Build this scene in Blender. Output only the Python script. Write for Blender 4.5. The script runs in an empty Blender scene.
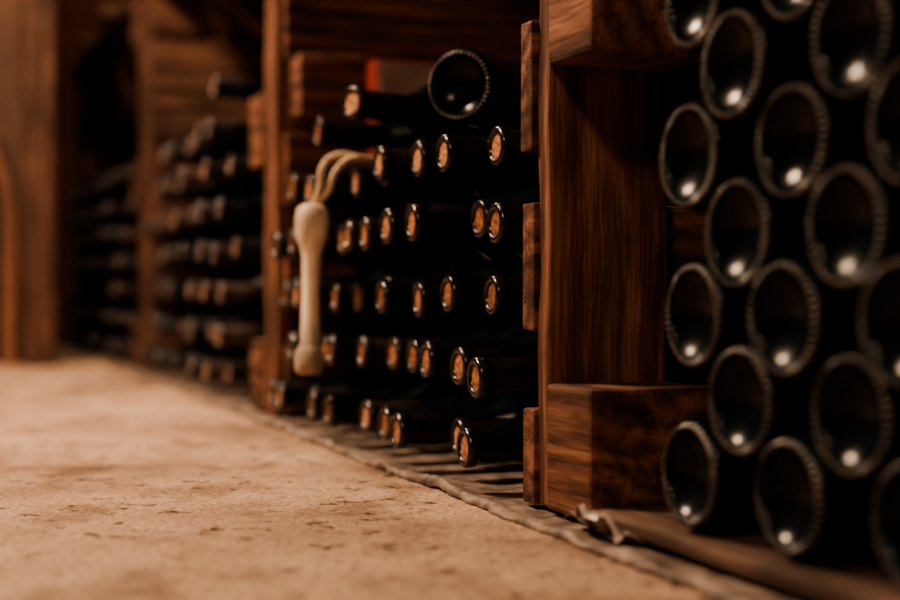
import bpy, bmesh, math, random
from mathutils import Vector, Matrix, noise
random.seed(7)
R = random.Random(11)
scene = bpy.context.scene
try:
    scene.view_settings.look = 'AgX - Medium High Contrast'
except Exception: pass

# ---------------------------------------------------------------- materials
def new_mat(name):
    m = bpy.data.materials.new(name); m.use_nodes = True
    nt = m.node_tree
    b = nt.nodes["Principled BSDF"]
    return m, nt, b
def N(nt, t, **kw):
    n = nt.nodes.new(t)
    for k, v in kw.items(): setattr(n, k, v)
    return n
def ramp(nt, stops):
    n = nt.nodes.new("ShaderNodeValToRGB")
    e = n.color_ramp.elements
    while len(e) < len(stops): e.new(0.5)
    for i, (p, c) in enumerate(stops):
        e[i].position = p; e[i].color = (*c, 1)
    return n

def wood_mat(name, dark, mid, light, rough=0.7, scale=1.0):
    m, nt, b = new_mat(name); L = nt.links
    at = N(nt, "ShaderNodeAttribute", attribute_name="grain")
    def noise_(sc, s, d, dist=0):
        mp = N(nt, "ShaderNodeMapping"); mp.inputs["Scale"].default_value = sc
        L.new(at.outputs["Vector"], mp.inputs["Vector"])
        n = N(nt, "ShaderNodeTexNoise"); n.inputs["Scale"].default_value = s; n.inputs["Detail"].default_value = d; n.inputs["Distortion"].default_value = dist
        L.new(mp.outputs[0], n.inputs["Vector"]); return n
    n1 = noise_((4.0*scale, 60*scale, 60*scale), 1.3, 5, 0.6)
    n2 = noise_((26*scale, 460*scale, 460*scale), 1.0, 5)
    n3 = noise_((4, 9, 9), 1.8, 6, 0.3)
    mp = N(nt, "ShaderNodeMapping"); mp.inputs["Scale"].default_value = (0.55*scale, 9*scale, 9*scale)
    L.new(at.outputs["Vector"], mp.inputs["Vector"])
    w = N(nt, "ShaderNodeTexWave", wave_type='RINGS', rings_direction='X')
    w.inputs["Scale"].default_value = 1.6; w.inputs["Distortion"].default_value = 9.0; w.inputs["Detail"].default_value = 3; w.inputs["Detail Scale"].default_value = 1.3
    L.new(mp.outputs[0], w.inputs["Vector"])
    a = N(nt, "ShaderNodeMath", operation='MULTIPLY'); a.inputs[1].default_value = 0.15; L.new(w.outputs["Fac"], a.inputs[0])
    c = N(nt, "ShaderNodeMath", operation='MULTIPLY_ADD'); c.inputs[1].default_value = 0.44; L.new(n1.outputs["Fac"], c.inputs[0]); L.new(a.outputs[0], c.inputs[2])
    d = N(nt, "ShaderNodeMath", operation='MULTIPLY_ADD'); d.inputs[1].default_value = 0.44; L.new(n2.outputs["Fac"], d.inputs[0]); L.new(c.outputs[0], d.inputs[2])
    rp = ramp(nt, [(0.36, dark), (0.51, mid), (0.67, light)])
    L.new(d.outputs[0], rp.inputs[0])
    mx = N(nt, "ShaderNodeMixRGB", blend_type='MULTIPLY'); mx.inputs[0].default_value = 0.9
    r3 = ramp(nt, [(0.36, (0.26, 0.24, 0.23)), (0.60, (1, 1, 1))]); L.new(n3.outputs["Fac"], r3.inputs[0])
    L.new(rp.outputs[0], mx.inputs[1]); L.new(r3.outputs[0], mx.inputs[2])
    L.new(mx.outputs[0], b.inputs["Base Color"])
    b.inputs["Roughness"].default_value = rough
    b.inputs["Specular IOR Level"].default_value = 0.3
    bp = N(nt, "ShaderNodeBump"); bp.inputs["Strength"].default_value = 0.6; bp.inputs["Distance"].default_value = 0.0015
    L.new(d.outputs[0], bp.inputs["Height"]); L.new(bp.outputs[0], b.inputs["Normal"])
    return m

M_WOOD = wood_mat("stained_pallet_wood", (0.018, 0.008, 0.005), (0.120, 0.049, 0.028), (0.27, 0.132, 0.082))
M_WOOD2 = wood_mat("dark_board_wood", (0.018, 0.008, 0.005), (0.085, 0.037, 0.023), (0.16, 0.08, 0.05))  # darker tones than the pallet wood, for shelf, timber post and far pallets
M_WOOD3 = wood_mat("dusty_base_wood", (0.03, 0.018, 0.013), (0.10, 0.06, 0.042), (0.17, 0.11, 0.08), 0.75)
M_PALE = wood_mat("pale_turned_wood", (0.62, 0.46, 0.34), (0.80, 0.64, 0.49), (0.88, 0.74, 0.60), 0.5)

def glass_mat():
    m, nt, b = new_mat("dark_bottle_glass"); L = nt.links
    b.inputs["Base Color"].default_value = (0.0018, 0.0048, 0.0065, 1)
    tc = N(nt, "ShaderNodeTexCoord")
    n = N(nt, "ShaderNodeTexNoise"); n.inputs["Scale"].default_value = 30; n.inputs["Detail"].default_value = 5
    L.new(tc.outputs["Object"], n.inputs["Vector"])
    r = ramp(nt, [(0.35, (0.17,)*3), (0.75, (0.32,)*3)]); L.new(n.outputs["Fac"], r.inputs[0])
    L.new(r.outputs[0], b.inputs["Roughness"])
    b.inputs["IOR"].default_value = 1.42
    b.inputs["Specular IOR Level"].default_value = 0.21
    return m
def knurl_mat():
    m, nt, b = new_mat("knurl_glint_dots"); L = nt.links
    tc = N(nt, "ShaderNodeTexCoord")
    n = N(nt, "ShaderNodeTexNoise"); n.inputs["Scale"].default_value = 45; n.inputs["Detail"].default_value = 4
    L.new(tc.outputs["Object"], n.inputs["Vector"])
    r = ramp(nt, [(0.36, (0.04, 0.043, 0.044)), (0.64, (0.34, 0.27, 0.225))]); L.new(n.outputs["Fac"], r.inputs[0])  # pale dot colour paints in the light caught by the raised knurling
    L.new(r.outputs[0], b.inputs["Base Color"])
    b.inputs["Roughness"].default_value = 0.3
    return m
def foil_mat(name="capsule_foil", k=1.0):
    m, nt, b = new_mat(name); L = nt.links
    g = N(nt, "ShaderNodeNewGeometry")
    r = ramp(nt, [(0.0, (0.004*k, 0.005*k, 0.007*k)), (0.6, (0.008*k, 0.007*k, 0.008*k)), (0.85, (0.024*k, 0.016*k, 0.013*k)), (1.0, (0.018*k, 0.019*k, 0.021*k))])
    L.new(g.outputs["Random Per Island"], r.inputs[0])
    L.new(r.outputs[0], b.inputs["Base Color"])
    tc = N(nt, "ShaderNodeTexCoord")
    n = N(nt, "ShaderNodeTexNoise"); n.inputs["Scale"].default_value = 160; n.inputs["Detail"].default_value = 4
    L.new(tc.outputs["Object"], n.inputs["Vector"])
    r2 = ramp(nt, [(0.35, (0.16,)*3), (0.75, (0.40,)*3)]); L.new(n.outputs["Fac"], r2.inputs[0])
    L.new(r2.outputs[0], b.inputs["Roughness"])
    bp = N(nt, "ShaderNodeBump"); bp.inputs["Strength"].default_value = 0.4; bp.inputs["Distance"].default_value = 0.0006
    L.new(n.outputs["Fac"], bp.inputs["Height"]); L.new(bp.outputs[0], b.inputs["Normal"])
    return m
def cork_mat():
    m, nt, b = new_mat("cork_end"); L = nt.links
    g = N(nt, "ShaderNodeNewGeometry")
    r = ramp(nt, [(0.0, (0.10, 0.045, 0.025)), (0.35, (0.34, 0.145, 0.07)), (0.7, (0.52, 0.24, 0.13)), (1.0, (0.62, 0.36, 0.22))])
    L.new(g.outputs["Random Per Island"], r.inputs[0])
    tc = N(nt, "ShaderNodeTexCoord")
    n = N(nt, "ShaderNodeTexNoise"); n.inputs["Scale"].default_value = 260; n.inputs["Detail"].default_value = 5
    L.new(tc.outputs["Object"], n.inputs["Vector"])
    r2 = ramp(nt, [(0.40, (0.25, 0.2, 0.18)), (0.60, (1, 1, 1))]); L.new(n.outputs["Fac"], r2.inputs[0])
    mx = N(nt, "ShaderNodeMixRGB", blend_type='MULTIPLY'); mx.inputs[0].default_value = 0.85
    L.new(r.outputs[0], mx.inputs[1]); L.new(r2.outputs[0], mx.inputs[2]); L.new(mx.outputs[0], b.inputs["Base Color"])
    b.inputs["Roughness"].default_value = 0.5
    return m
M_GLASS, M_KNURL, M_FOIL, M_CORK = glass_mat(), knurl_mat(), foil_mat(), cork_mat()
M_FOIL2 = foil_mat("greyish_capsule_foil", 2.2)

def floor_mat():
    m, nt, b = new_mat("dusty_concrete"); L = nt.links
    tc = N(nt, "ShaderNodeTexCoord")
    def noise_(s, d, sc=(1,1,1), rough=0.5):
        mp = N(nt, "ShaderNodeMapping"); mp.inputs["Scale"].default_value = sc
        L.new(tc.outputs["Object"], mp.inputs["Vector"])
        n = N(nt, "ShaderNodeTexNoise"); n.inputs["Scale"].default_value = s; n.inputs["Detail"].default_value = d; n.inputs["Roughness"].default_value = rough
        L.new(mp.outputs[0], n.inputs["Vector"]); return n
    a = noise_(3.2, 6, rough=0.6); f = noise_(180, 6, rough=0.7); g = noise_(11, 8, (1,0.6,1), rough=0.66); h=noise_(42,6,(1,1,1),0.72)
    k = noise_(7,4,(1,1,1),0.6)
    r1 = ramp(nt, [(0.36, (0.30, 0.20, 0.14)), (0.5, (0.45, 0.315, 0.225)), (0.66, (0.55, 0.40, 0.295))]); L.new(a.outputs["Fac"], r1.inputs[0])
    def mul(c_in, src, stops, fac):
        r = ramp(nt, stops); L.new(src, r.inputs[0])
        mm = N(nt, "ShaderNodeMixRGB", blend_type='MULTIPLY'); mm.inputs[0].default_value = fac
        L.new(c_in, mm.inputs[1]); L.new(r.outputs[0], mm.inputs[2]); return mm.outputs[0]
    c = mul(r1.outputs[0], f.outputs["Fac"], [(0.36, (0.42, 0.35, 0.31)), (0.54, (1, 1, 1))], 0.85)
    c = mul(c, g.outputs["Fac"], [(0.36, (0.42, 0.36, 0.32)), (0.5, (1, 1, 1))], 0.8)
    pk = ramp(nt, [(0.48, (1, 1, 1)), (0.57, (0, 0, 0))]); L.new(k.outputs["Fac"], pk.inputs[0])
    hr = ramp(nt, [(0.39, (0.13, 0.10, 0.08)), (0.44, (1, 1, 1))]); L.new(h.outputs["Fac"], hr.inputs[0])
    mm = N(nt, "ShaderNodeMixRGB", blend_type='MULTIPLY'); L.new(pk.outputs[0], mm.inputs[0]); L.new(c, mm.inputs[1]); L.new(hr.outputs[0], mm.inputs[2])
    L.new(mm.outputs[0], b.inputs["Base Color"])
    b.inputs["Roughness"].default_value = 0.8
    b.inputs["Specular IOR Level"].default_value = 0.3
    ad = N(nt, "ShaderNodeMath", operation='MULTIPLY_ADD'); ad.inputs[1].default_value=0.5; L.new(f.outputs["Fac"], ad.inputs[0]); L.new(g.outputs["Fac"], ad.inputs[2])
    ad2 = N(nt, "ShaderNodeMath", operation='ADD'); L.new(ad.outputs[0], ad2.inputs[0]); L.new(h.outputs["Fac"], ad2.inputs[1])
    bp = N(nt, "ShaderNodeBump"); bp.inputs["Strength"].default_value = 0.9; bp.inputs["Distance"].default_value = 0.007
    L.new(ad2.outputs[0], bp.inputs["Height"]); L.new(bp.outputs[0], b.inputs["Normal"])
    return m
def plain_noise_mat(name, c1, c2, scale, rough=0.8, bump=0.4, dist=0.004):
    m, nt, b = new_mat(name); L = nt.links
    tc = N(nt, "ShaderNodeTexCoord")
    n = N(nt, "ShaderNodeTexNoise"); n.inputs["Scale"].default_value = scale; n.inputs["Detail"].default_value = 6
    L.new(tc.outputs["Object"], n.inputs["Vector"])
    r = ramp(nt, [(0.35, c1), (0.65, c2)]); L.new(n.outputs["Fac"], r.inputs[0]); L.new(r.outputs[0], b.inputs["Base Color"])
    b.inputs["Roughness"].default_value = rough
    bp = N(nt, "ShaderNodeBump"); bp.inputs["Strength"].default_value = bump; bp.inputs["Distance"].default_value = dist
    L.new(n.outputs["Fac"], bp.inputs["Height"]); L.new(bp.outputs[0], b.inputs["Normal"])
    return m
M_FLOOR = floor_mat()
M_SHEET = plain_noise_mat("weathered_underlay", (0.05, 0.034, 0.026), (0.22, 0.165, 0.13), 45, 0.65, 0.6)
M_FILM = plain_noise_mat("torn_film", (0.20, 0.155, 0.13), (0.48, 0.40, 0.35), 60, 0.3)
M_WALL = plain_noise_mat("cellar_plaster", (0.05, 0.026, 0.018), (0.10, 0.05, 0.03), 5, 0.9, 0.6, 0.02)
M_DARKWALL = plain_noise_mat("dark_cellar_stone", (0.02, 0.012, 0.010), (0.05, 0.028, 0.02), 7, 0.9, 0.6, 0.02)
M_FARWALL = plain_noise_mat("far_brick", (0.08, 0.03, 0.018), (0.15, 0.055, 0.03), 7, 0.9, 0.6, 0.02)
M_CEIL = plain_noise_mat("ceiling_plaster", (0.08, 0.056, 0.045), (0.12, 0.085, 0.065), 4, 0.9)
M_ROPE = plain_noise_mat("twine", (0.42, 0.30, 0.20), (0.64, 0.48, 0.34), 200, 0.8)
M_RED = plain_noise_mat("red_carton_print", (0.11, 0.010, 0.010), (0.17, 0.016, 0.015), 20, 0.6, 0.1)
M_LABEL = plain_noise_mat("pale_carton_print", (0.20, 0.125, 0.11), (0.42, 0.29, 0.26), 14, 0.6, 0.1)
M_ENAMEL = plain_noise_mat("lamp_enamel", (0.03, 0.04, 0.035), (0.05, 0.06, 0.055), 10, 0.4)

# ---------------------------------------------------------------- mesh accumulators
class Acc:
    def __init__(s): s.v=[]; s.f=[]; s.g=[]; s.mi=[]; s.sm=[]
    def add(s, verts, faces, mi=0, smooth=False, grain=None):
        o=len(s.v); s.v += verts; s.g += (grain if grain else [(0,0,0)]*len(verts))
        for k, f in enumerate(faces):
            s.f.append(tuple(i+o for i in f))
            s.mi.append(mi[k] if isinstance(mi, list) else mi); s.sm.append(smooth)
    def build(s, name, mats, parent=None):
        me=bpy.data.meshes.new(name); me.from_pydata(s.v, [], s.f)
        for m in mats: me.materials.append(m)
        me.polygons.foreach_set("material_index", s.mi)
        me.polygons.foreach_set("use_smooth", s.sm)
        a=me.attributes.new("grain", 'FLOAT_VECTOR', 'POINT')
        a.data.foreach_set("vector", [c for g in s.g for c in g])
        me.update()
        ob=bpy.data.objects.new(name, me); scene.collection.objects.link(ob)
        if parent: ob.parent=parent
        return ob

def board(acc, x0,x1,y0,y1,z0,z1, axis=None, bev=0.0025, mi=0, rot=0.0, wob=1.0):
    """bevelled, slightly irregular sawn board; grain runs along `axis`"""
    dims=(x1-x0,y1-y0,z1-z0)
    if axis is None: axis=dims.index(max(dims))
    bm=bmesh.new(); bmesh.ops.create_cube(bm,size=1.0)
    bmesh.ops.scale(bm,vec=dims,verts=bm.verts)
    n=max(2,int(dims[axis]/0.03)); n=min(n,40)
    for k in range(1,n):
        co=[0,0,0]; co[axis]=-dims[axis]/2+dims[axis]*k/n
        no=[0,0,0]; no[axis]=1
        bmesh.ops.bisect_plane(bm,geom=bm.verts[:]+bm.edges[:]+bm.faces[:],plane_co=co,plane_no=no)
    sharp=[e for e in bm.edges if len(e.link_faces)==2 and e.calc_face_angle(0)>0.5]
    bmesh.ops.bevel(bm,geom=sharp,offset=bev,segments=2,affect='EDGES',profile=0.6)
    off=(R.uniform(0,20),R.uniform(0,20),R.uniform(0,20))
    c=Vector(((x0+x1)/2,(y0+y1)/2,(z0+z1)/2))
    o=[(axis),(axis+1)%3,(axis+2)%3]
    rm=Matrix.Rotation(rot,3,'XYZ'[(axis+1)%3])
    vs=[];gs=[]
    for v in bm.verts:
        p=v.co
        gs.append((p[o[0]]+off[0],p[o[1]]+off[1],p[o[2]]+off[2]))
        q=Vector(p)
        for a in range(3):
            if a!=axis: q[a]+=wob*(0.0007*math.sin(p[axis]*30+off[a]*5)+0.0009*noise.noise(p*45+Vector((off[a],a*3,0)))+R.uniform(-.0002,.0002))
        q=rm@q
        vs.append(tuple(q+c))
    fs=[tuple(v.index for v in f.verts) for f in bm.faces]
    acc.add(vs,fs,mi,False,gs); bm.free()

# ---------------------------------------------------------------- bottles
def revolve(acc, M, prof, seg, mat_of, bump=None):
    vs=[];rows=[]
    for j,(s,r) in enumerate(prof):
        if r<1e-6:
            rows.append([len(vs)]); vs.append(tuple(M@Vector((0,0,s))))
        else:
            row=[]
            for k in range(seg):
                a=2*math.pi*k/seg
                ds=bump(j,k) if bump else 0
                row.append(len(vs)); vs.append(tuple(M@Vector((r*math.cos(a),r*math.sin(a),s+ds))))
            rows.append(row)
    fs=[];mi=[]
    for j in range(len(rows)-1):
        A,B=rows[j],rows[j+1]
        if len(A)==1 and len(B)==1: continue
        for k in range(seg):
            k2=(k+1)%seg
            if len(A)==1: fs.append((A[0],B[k2],B[k]))
            elif len(B)==1: fs.append((A[k],A[k2],B[0]))
            else: fs.append((A[k],A[k2],B[k2],B[k]))
            mi.append(mat_of(j,k))
    acc.add(vs,fs,mi,True)

BM=[M_GLASS,M_KNURL,M_FOIL,M_CORK]
BM2=[M_GLASS,M_KNURL,M_FOIL2,M_CORK]
FOIL=[(0.004,0.0110),(0.0008,0.0116),(0.0,0.0128),(0.0,0.0154),(0.0009,0.0168),(0.0030,0.0175),(0.0075,0.0176),(0.0094,0.0171),(0.0102,0.0160),(0.015,0.0156),(0.035,0.0159),(0.066,0.0166),(0.0662,0.0160)]
BODY=[(0.064,0.0158),(0.080,0.0168),(0.090,0.0194),(0.100,0.0240),(0.110,0.0300),(0.120,0.0345),(0.132,0.0364),(0.150,0.0366),(0.288,0.0366)]
HEEL=[(0.2945,0.0355),(0.2980,0.0335)]
RIM=[(0.2996,0.0323),(0.3000,0.0312),(0.2992,0.0301)]
PUNT=[(0.2975,0.0294)]
for t in (0.93,0.84,0.74,0.62,0.5,0.36,0.2,0.0):
    rr=0.0294*t; Rs=0.0405
    PUNT.append((0.2970-(math.sqrt(Rs*Rs-rr*rr)-math.sqrt(Rs*Rs-0.0294**2)),rr))
def aim(tip, direction):
    d=Vector(direction).normalized(); q=d.to_track_quat('Z','Y')
    return Matrix.Translation(tip)@q.to_matrix().to_4x4()
def neck_out(acc, tip, direction, seg=28):
    M=aim(tip,direction)
    revolve(acc,M,[(0.0022,0.0),(0.0021,0.006),(0.0024,0.0114)],seg,lambda j,k:3)
    revolve(acc,M,FOIL,seg,lambda j,k:2)
    revolve(acc,M,BODY+HEEL+[(0.3,0.031),(0.288,0.023),(0.275,0.0)],seg,lambda j,k:0)
def base_out(acc, basec, direction, seg=176):
    d=Vector(direction).normalized()
    tip=Vector(basec)+d*0.30
    M=aim(tip,-d)@Matrix.Rotation(R.uniform(0,6),4,'Z')
    prof=BODY+HEEL+RIM+PUNT
    nb=len(BODY)+len(HEEL); nr=nb+len(RIM)
    def bump(j,k):
        if nb<=j<nr: return (0.0010,0.0010,-0.0012,-0.0012)[k%4]
        return 0
    revolve(acc,M,prof,seg,lambda j,k:1 if (nb-1<=j<nr-1 and k%4==0) else 0,bump)
    revolve(acc,M,FOIL,24,lambda j,k:2)
    revolve(acc,M,[(0.0022,0.0),(0.0024,0.0114)],24,lambda j,k:3)

def neck_stack(ya, yb, rows, z0=0.0420, s=0.0752, dz=0.0645, tipx=-0.012, seg=28):
    acc=Acc()
    for i in range(rows):
        y=ya+0.040+(0.0 if i%2 else s/2)
        while y<yb-0.038:
            jx=R.uniform(-0.026,0.018)
            d=(1,R.uniform(-0.06,0.06),R.uniform(-0.035,0.03)*(i>0))
            neck_out(acc,(tipx+jx,y+R.uniform(-.004,.004),z0+i*dz+R.uniform(-.005,.005)*(i>0)),d,seg)
            y+=s
    return acc

# ---------------------------------------------------------------- room shell
def slab(name,x0,x1,y0,y1,z0,z1,mat):
    acc=Acc(); board(acc,x0,x1,y0,y1,z0,z1,bev=0.001,wob=0); return acc.build(name,[mat])
slab("floor",-2.3,0.86,-2.6,5.0,-0.1,0.0,M_FLOOR)
slab("ceiling",-2.3,0.86,-2.6,5.0,2.4,2.5,M_CEIL)
slab("wall_right",0.86,1.0,-2.6,5.0,0.0,2.4,M_DARKWALL)
slab("wall_left",-2.4,-2.3,-2.6,5.0,0.0,2.4,M_WALL)
slab("wall_back",-2.3,0.86,-2.7,-2.6,0.0,2.4,M_WALL)

def arch_wall():
    acc=Acc()
    xa,xb,xt=-1.00,-0.262,-0.16
    zc=0.36; r=(xb-xa)/2; cx=(xa+xb)/2
    y0,y1=3.42,3.60
    pts=[(xb,0.0)]+[(cx+r*math.cos(t),zc+r*math.sin(t)) for t in [math.pi*k/24 for k in range(25)]]+[(xa,0.0)]
    outer=[(xt,0.0)]+[(xt,zc+ (2.4-zc)*k/12) for k in range(13)]+[(xt+( -2.3-xt)*k/11,2.4) for k in range(1,12)]+[(-2.3,zc)]+[(-2.3,0)]
    outer=outer[:len(pts)] if len(outer)>=len(pts) else outer+[outer[-1]]*(len(pts)-len(outer))
    n=len(pts); vs=[]
    for y in (y0,y1):
        vs+=[(p[0],y,p[1]) for p in pts]; vs+=[(p[0],y,p[1]) for p in outer]
    fs=[]
    for k in range(n-1):
        fs.append((k,k+1,n+k+1,n+k)); o=2*n
        fs.append((o+k,o+n+k,o+n+k+1,o+k+1))
        fs.append((k,o+k,o+k+1,k+1))
        fs.append((n+k,n+k+1,o+n+k+1,o+n+k))
    acc.add(vs,fs,0)
    acc.build("wall_end",[M_WALL])
    d=Acc(); w=(xb-xa)/6
    for k in range(6):
        a=xa+k*w; b=a+w-0.004
        xm=max(abs(a-cx),abs(b-cx))
        top=zc+math.sqrt(max(0.0004,(r)**2-min(xm,r*0.999)**2))-0.004
        board(d,a+0.004,b,y0+0.09,y0+0.13,0.004,top,axis=2)
    for z in (0.15,0.42): board(d,xa+0.02,xb-0.02,y0+0.075,y0+0.09,z,z+0.07,axis=0)
    d.build("door_1",[wood_mat("dark_door_wood",(0.008,0.004,0.003),(0.02,0.009,0.006),(0.04,0.018,0.012))])
    t=Acc(); vs=[];fs=[];gs=[]
    path=[(xb,0.0,1,0),(xb,0.12,1,0),(xb,0.24,1,0)]+[(cx+r*math.cos(t_),zc+r*math.sin(t_),math.cos(t_),math.sin(t_)) for t_ in [math.pi*k/24 for k in range(25)]]+[(xa,0.24,-1,0),(xa,0.12,-1,0),(xa,0,-1,0)]
    for i,(x,z,nx,nz) in enumerate(path):
        for (q,y) in ((0.0,y0),(0.0,y0-0.025),(0.03,y0-0.025),(0.03,y0)):
            vs.append((x+nx*q,y,z+nz*q)); gs.append((i*0.06,q,y))
    for i in range(len(path)-1):
        for k in range(4):
            a=i*4+k;b=i*4+(k+1)%4; fs.append((a,b,b+4,a+4))
    t.add(vs,fs,0,False,gs); t.build("trim_1",[M_WOOD])
arch_wall()
acc=Acc(); board(acc,-0.215,-0.150,3.33,3.392,0.0,2.395,axis=2,bev=0.006)
acc.build("timber_post",[M_WOOD2])
slab("wall_far",-0.155,0.86,4.35,4.5,0.0,2.4,M_FARWALL)

# ---------------------------------------------------------------- pallets standing on edge
def pallet(name, y0, slat_z, flip=False, post=0.022, block=0.078, slat=0.022, H=0.80, extra=None, dep=0.105, mat=None):
    acc=Acc()
    def yy(a,b): return (y0+a,y0+b)
    if not flip:
        yb=yy(0,block); ys=yy(block,block+post); yl=yy(block+post,block+post+slat)
    else:
        yl=yy(0,slat); ys=yy(slat,slat+post); yb=yy(slat+post,slat+post+block)
    for (xa,xb) in ((0.0,dep),(0.34,0.44),(0.70,0.80)):
        for (za,zb) in ((0.006,0.104),(0.352,0.452),(0.70,H)):
            e=-0.003 if xa==0 else 0
            board(acc,xa+e,xb,yb[0],yb[1],za,zb,axis=1,bev=0.004)
        board(acc,xa,xb-0.001,ys[0]+.0005,ys[1]-.0005,0.006,H,axis=2)
    for (za,zb,e) in slat_z:
        board(acc,-0.004+e,0.80,yl[0],yl[1],za,zb,axis=0,rot=R.uniform(-.002,.002))
    if extra: extra(acc)
    return acc.build(name,[mat or M_WOOD])
SL=[(0.006,0.082,0.0),(0.144,0.246,0.0),(0.289,0.392,-0.002),(0.44,0.54,0.002),(0.585,0.68,0),(0.705,0.80,0)]
pallet("wooden_pallet",0.929,SL)
SL2=[(0.006,0.10,0.012),(0.15,0.25,0.012),(0.29,0.385,0.012),(0.487,0.583,0.012),(0.589,0.69,0.012),(0.705,0.80,0.012)]
def ex2(acc): 
    board(acc,0.012,0.125,1.800,1.853,0.405,0.486,axis=0,bev=0.004)
pallet("wooden_pallet",1.855,SL2,flip=True,post=0.070,block=0.085,extra=ex2)
pallet("wooden_pallet",2.955,SL2,flip=True,post=0.11,block=0.09,mat=M_WOOD2)
pallet("wooden_pallet",0.06,SL)
pallet("wooden_pallet",4.20,SL2,flip=True,post=0.05,block=0.06,mat=M_WOOD2)

acc=Acc()
for k,(a,b) in enumerate(((0.0,0.10),(0.14,0.24),(0.30,0.40),(0.46,0.56),(0.62,0.72))):
    board(acc,a-0.004,b,1.87,4.33,0.803,0.827,axis=1)
for y in (2.2,2.6,3.45,3.9):
    board(acc,-0.03,0.76,y,y+0.09,0.828,0.85,axis=0)
acc.build("pallet_shelf",[M_WOOD2])

acc=Acc()
for k in range(5):
    a=-0.008+k*0.15
    board(acc,a,a+0.142,0.19,0.925,0.0075,0.0175,axis=1,wob=0.4)
acc.build("base_boards",[M_WOOD3])

# ---------------------------------------------------------------- bottle stacks
acc=Acc()
for c in range(12):
    y=0.806-0.0530*c
    odd=c%2
    for k in range(5):
        z=(0.0565 if not odd else 0.1083)+0.1036*k
        if z>0.52: continue
        base_out(acc,(0.006+R.uniform(-.004,.006),y+R.uniform(-.0015,.0015),z),(1,R.uniform(-.02,.02),R.uniform(-.02,.02)))
acc.build("stacked_wine_bottles",BM)

acc=neck_stack(1.052,1.85,5,seg=36)
neck_out(acc,(-0.030,1.44,0.374),(1,0.45,-0.01),36)
base_out(acc,(0.030,1.280,0.374),(0.74,0.67,0.02))
neck_out(acc,(-0.004,1.665,0.366),(1,0.0,-0.02))
acc.build("stacked_wine_bottles",BM)
acc=neck_stack(2.125,2.955,6,seg=20)
for k in range(7): neck_out(acc,(-0.01+R.uniform(-.015,.015),2.25+0.0765*k,0.0415+6*0.0645),(1,R.uniform(-.03,.03),-0.01),20)
neck_out(acc,(-0.02,2.21,0.490),(1,0.03,-0.01),20)
acc.build("stacked_wine_bottles",BM2)
acc=neck_stack(3.18,4.20,7,seg=16)
acc.build("stacked_wine_bottles",BM2)

acc=Acc()
board(acc,0.100,0.40,1.750,1.79,0.345,0.474,axis=0,bev=0.002,wob=0.0)
board(acc,0.104,0.255,1.7480,1.7502,0.36,0.470,axis=0,bev=0.0004,mi=1,wob=0)
board(acc,0.300,0.325,1.7480,1.7502,0.405,0.445,axis=0,bev=0.0004,mi=1,wob=0)
acc.build("wine_carton",[M_RED,M_LABEL])

# ---------------------------------------------------------------- underlay sheet
def sheet():
    acc=Acc(); vs=[];fs=[]
    ny=1400; prof=[(0.80,0.0012),(0.40,0.0012),(0.10,0.0012),(0.02,0.0016),(0.0,0.002),(-0.010,0.0026),(-0.018,0.0034),(-0.026,0.0048),(-0.032,0.0066),(-0.036,0.0062),(-0.0385,0.0034),(-0.0378,0.0008)]
    for i in range(ny):
        y=-0.6+4.9*i/(ny-1)
        for j,(x,z) in enumerate(prof):
            w=max(0,min(1,(0.02-x)/0.05))
            n1=noise.noise(Vector((y*5,x*10,1.3))); n2=noise.noise(Vector((y*20,x*40,4.3))); n3=noise.noise(Vector((y*80,x*120,9)))
            xx=x+w*(0.006*n1+0.003*n2+0.0022*n3)
            zz=z*(1+w*(0.4*n1+0.6*n2)) + w*(0.0016*n2+0.0020*n3)
            if x>0.01: zz=min(zz,0.0045)
            vs.append((xx,y,max(0.0004,zz)))
    m=len(prof)
    for i in range(ny-1):
        for j in range(m-1):
            a=i*m+j; fs.append((a,a+1,a+m+1,a+m))
    acc.add(vs,fs,0,True); acc.build("underlay_sheet",[M_SHEET])
sheet()

acc=Acc(); vs=[];fs=[]
for i in range(21):
    for j in range(9):
        u=i/20;v=j/8
        rag=0.3*noise.noise(Vector((u*9,2,0)))
        vs.append((-0.006-0.024*v+0.004*math.sin(u*9),0.845+0.085*u+0.005*math.sin(v*5),0.0050+0.020*math.sin(v*2.0*(1+rag))*(0.3+0.7*math.sin(u*3.1))+0.003*math.sin(u*18+v*4)+0.003*noise.noise(Vector((u*12,v*6,3)))))
for i in range(20):
    for j in range(8):
        a=i*9+j; fs.append((a,a+1,a+10,a+9))
acc.add(vs,fs,0,True); acc.build("torn_film_scrap",[M_FILM])

# ---------------------------------------------------------------- wooden mallet hung on twine
par=bpy.data.objects.new("wooden_mallet",None); scene.collection.objects.link(par)
acc=Acc()
prof=[(0,0.0),(0.0,0.012),(0.003,0.0155),(0.012,0.0165),(0.024,0.0160),(0.029,0.0130),(0.034,0.0108),(0.09,0.0098),(0.130,0.0106),(0.142,0.0140),(0.150,0.0175),(0.170,0.0190),(0.182,0.0170),(0.187,0.011),(0.189,0.0)]
M=aim(Vector((-0.054,1.515,0.083)),(0.02,0.01,1))
revolve(acc,M,prof,28,lambda j,k:0)
acc.g=[(v[2],v[0],v[1]) for v in acc.v]
acc.build("mallet_body",[M_PALE],par)
def tube(name,pts,r,mat,parent):
    cu=bpy.data.curves.new(name,'CURVE'); cu.dimensions='3D'; cu.bevel_depth=r; cu.bevel_resolution=3
    sp=cu.splines.new('BEZIER'); sp.bezier_points.add(len(pts)-1)
    for b,p in zip(sp.bezier_points,pts): b.co=p; b.handle_left_type=b.handle_right_type='AUTO'
    cu.materials.append(mat); ob=bpy.data.objects.new(name,cu); scene.collection.objects.link(ob); ob.parent=parent; return ob
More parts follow.
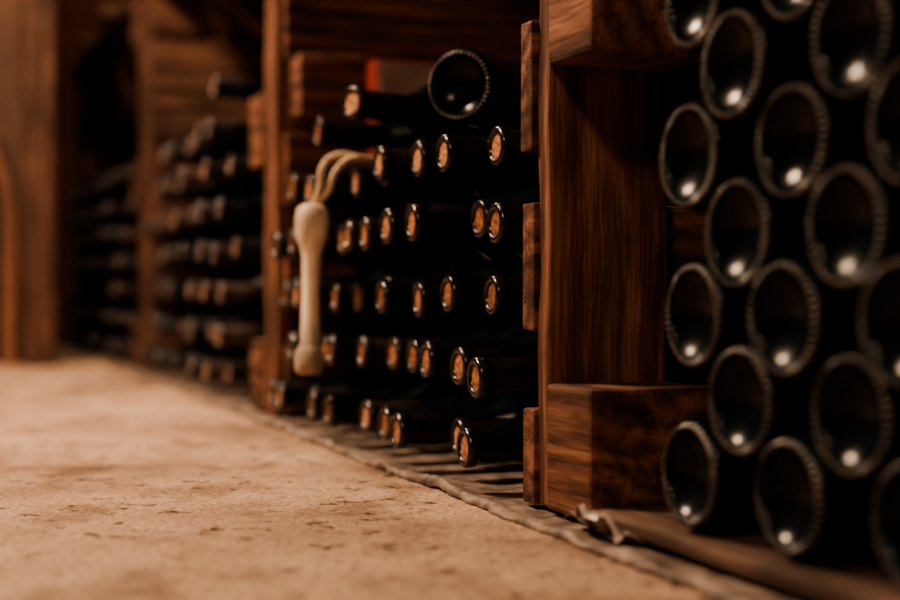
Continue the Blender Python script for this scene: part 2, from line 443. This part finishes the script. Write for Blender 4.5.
tube("twine_a",[(-0.050,1.515,0.268),(-0.044,1.512,0.285),(-0.040,1.510,0.312),(-0.026,1.510,0.324),(0.01,1.510,0.321)],0.0036,M_ROPE,par)
tube("twine_b",[(-0.050,1.515,0.268),(-0.036,1.508,0.282),(-0.027,1.500,0.308),(-0.012,1.498,0.320),(0.02,1.50,0.319)],0.0036,M_ROPE,par)

# ---------------------------------------------------------------- lamps
def lamp(x,y,z,power,size,color):
    par=bpy.data.objects.new("pendant_lamp",None); scene.collection.objects.link(par)
    a=Acc()
    Mx=Matrix.Translation((x,y,z))
    pr=[(0.0,0.16),(0.02,0.155),(0.06,0.12),(0.10,0.06),(0.13,0.03),(0.16,0.025),(0.16,0.0)]
    revolve(a,Mx,pr,32,lambda j,k:0); a.build("lamp_shade",[M_ENAMEL],par)
    a=Acc(); revolve(a,Mx,[(0.16,0.004),(2.4-z,0.004)],8,lambda j,k:0); a.build("lamp_cord",[M_ENAMEL],par)
    l=bpy.data.lights.new("lamp_light",'AREA'); l.shape='DISK'; l.size=size; l.energy=power; l.color=color
    o=bpy.data.objects.new("lamp_light",l); scene.collection.objects.link(o); o.location=(x,y,z-0.01); o.parent=par
WARM=(1.0,0.69,0.46)
lamp(-1.05,1.95,1.75,102,0.30,WARM)
lamp(-1.15,-0.45,1.75,31,0.30,WARM)
lamp(-0.20,2.85,1.75,26,0.26,WARM)  # added lamp, no such source seen; brightens the bottles in the far bays

w=bpy.data.worlds.new("cellar_air"); scene.world=w; w.use_nodes=True
bg=w.node_tree.nodes["Background"]; bg.inputs[0].default_value=(0.3,0.5,0.6,1); bg.inputs[1].default_value=0.05

# ---------------------------------------------------------------- camera
cam=bpy.data.cameras.new("camera"); co=bpy.data.objects.new("camera",cam); scene.collection.objects.link(co)
cam.sensor_width=36; cam.lens=56.8; cam.clip_start=0.02
co.location=(-0.47,0,0.179)
pitch=-math.atan(13/1420)
co.rotation_euler=(math.pi/2+pitch,0,-math.radians(21.0))
cam.dof.use_dof=True; cam.dof.focus_distance=1.17; cam.dof.aperture_fstop=2.6
scene.camera=co
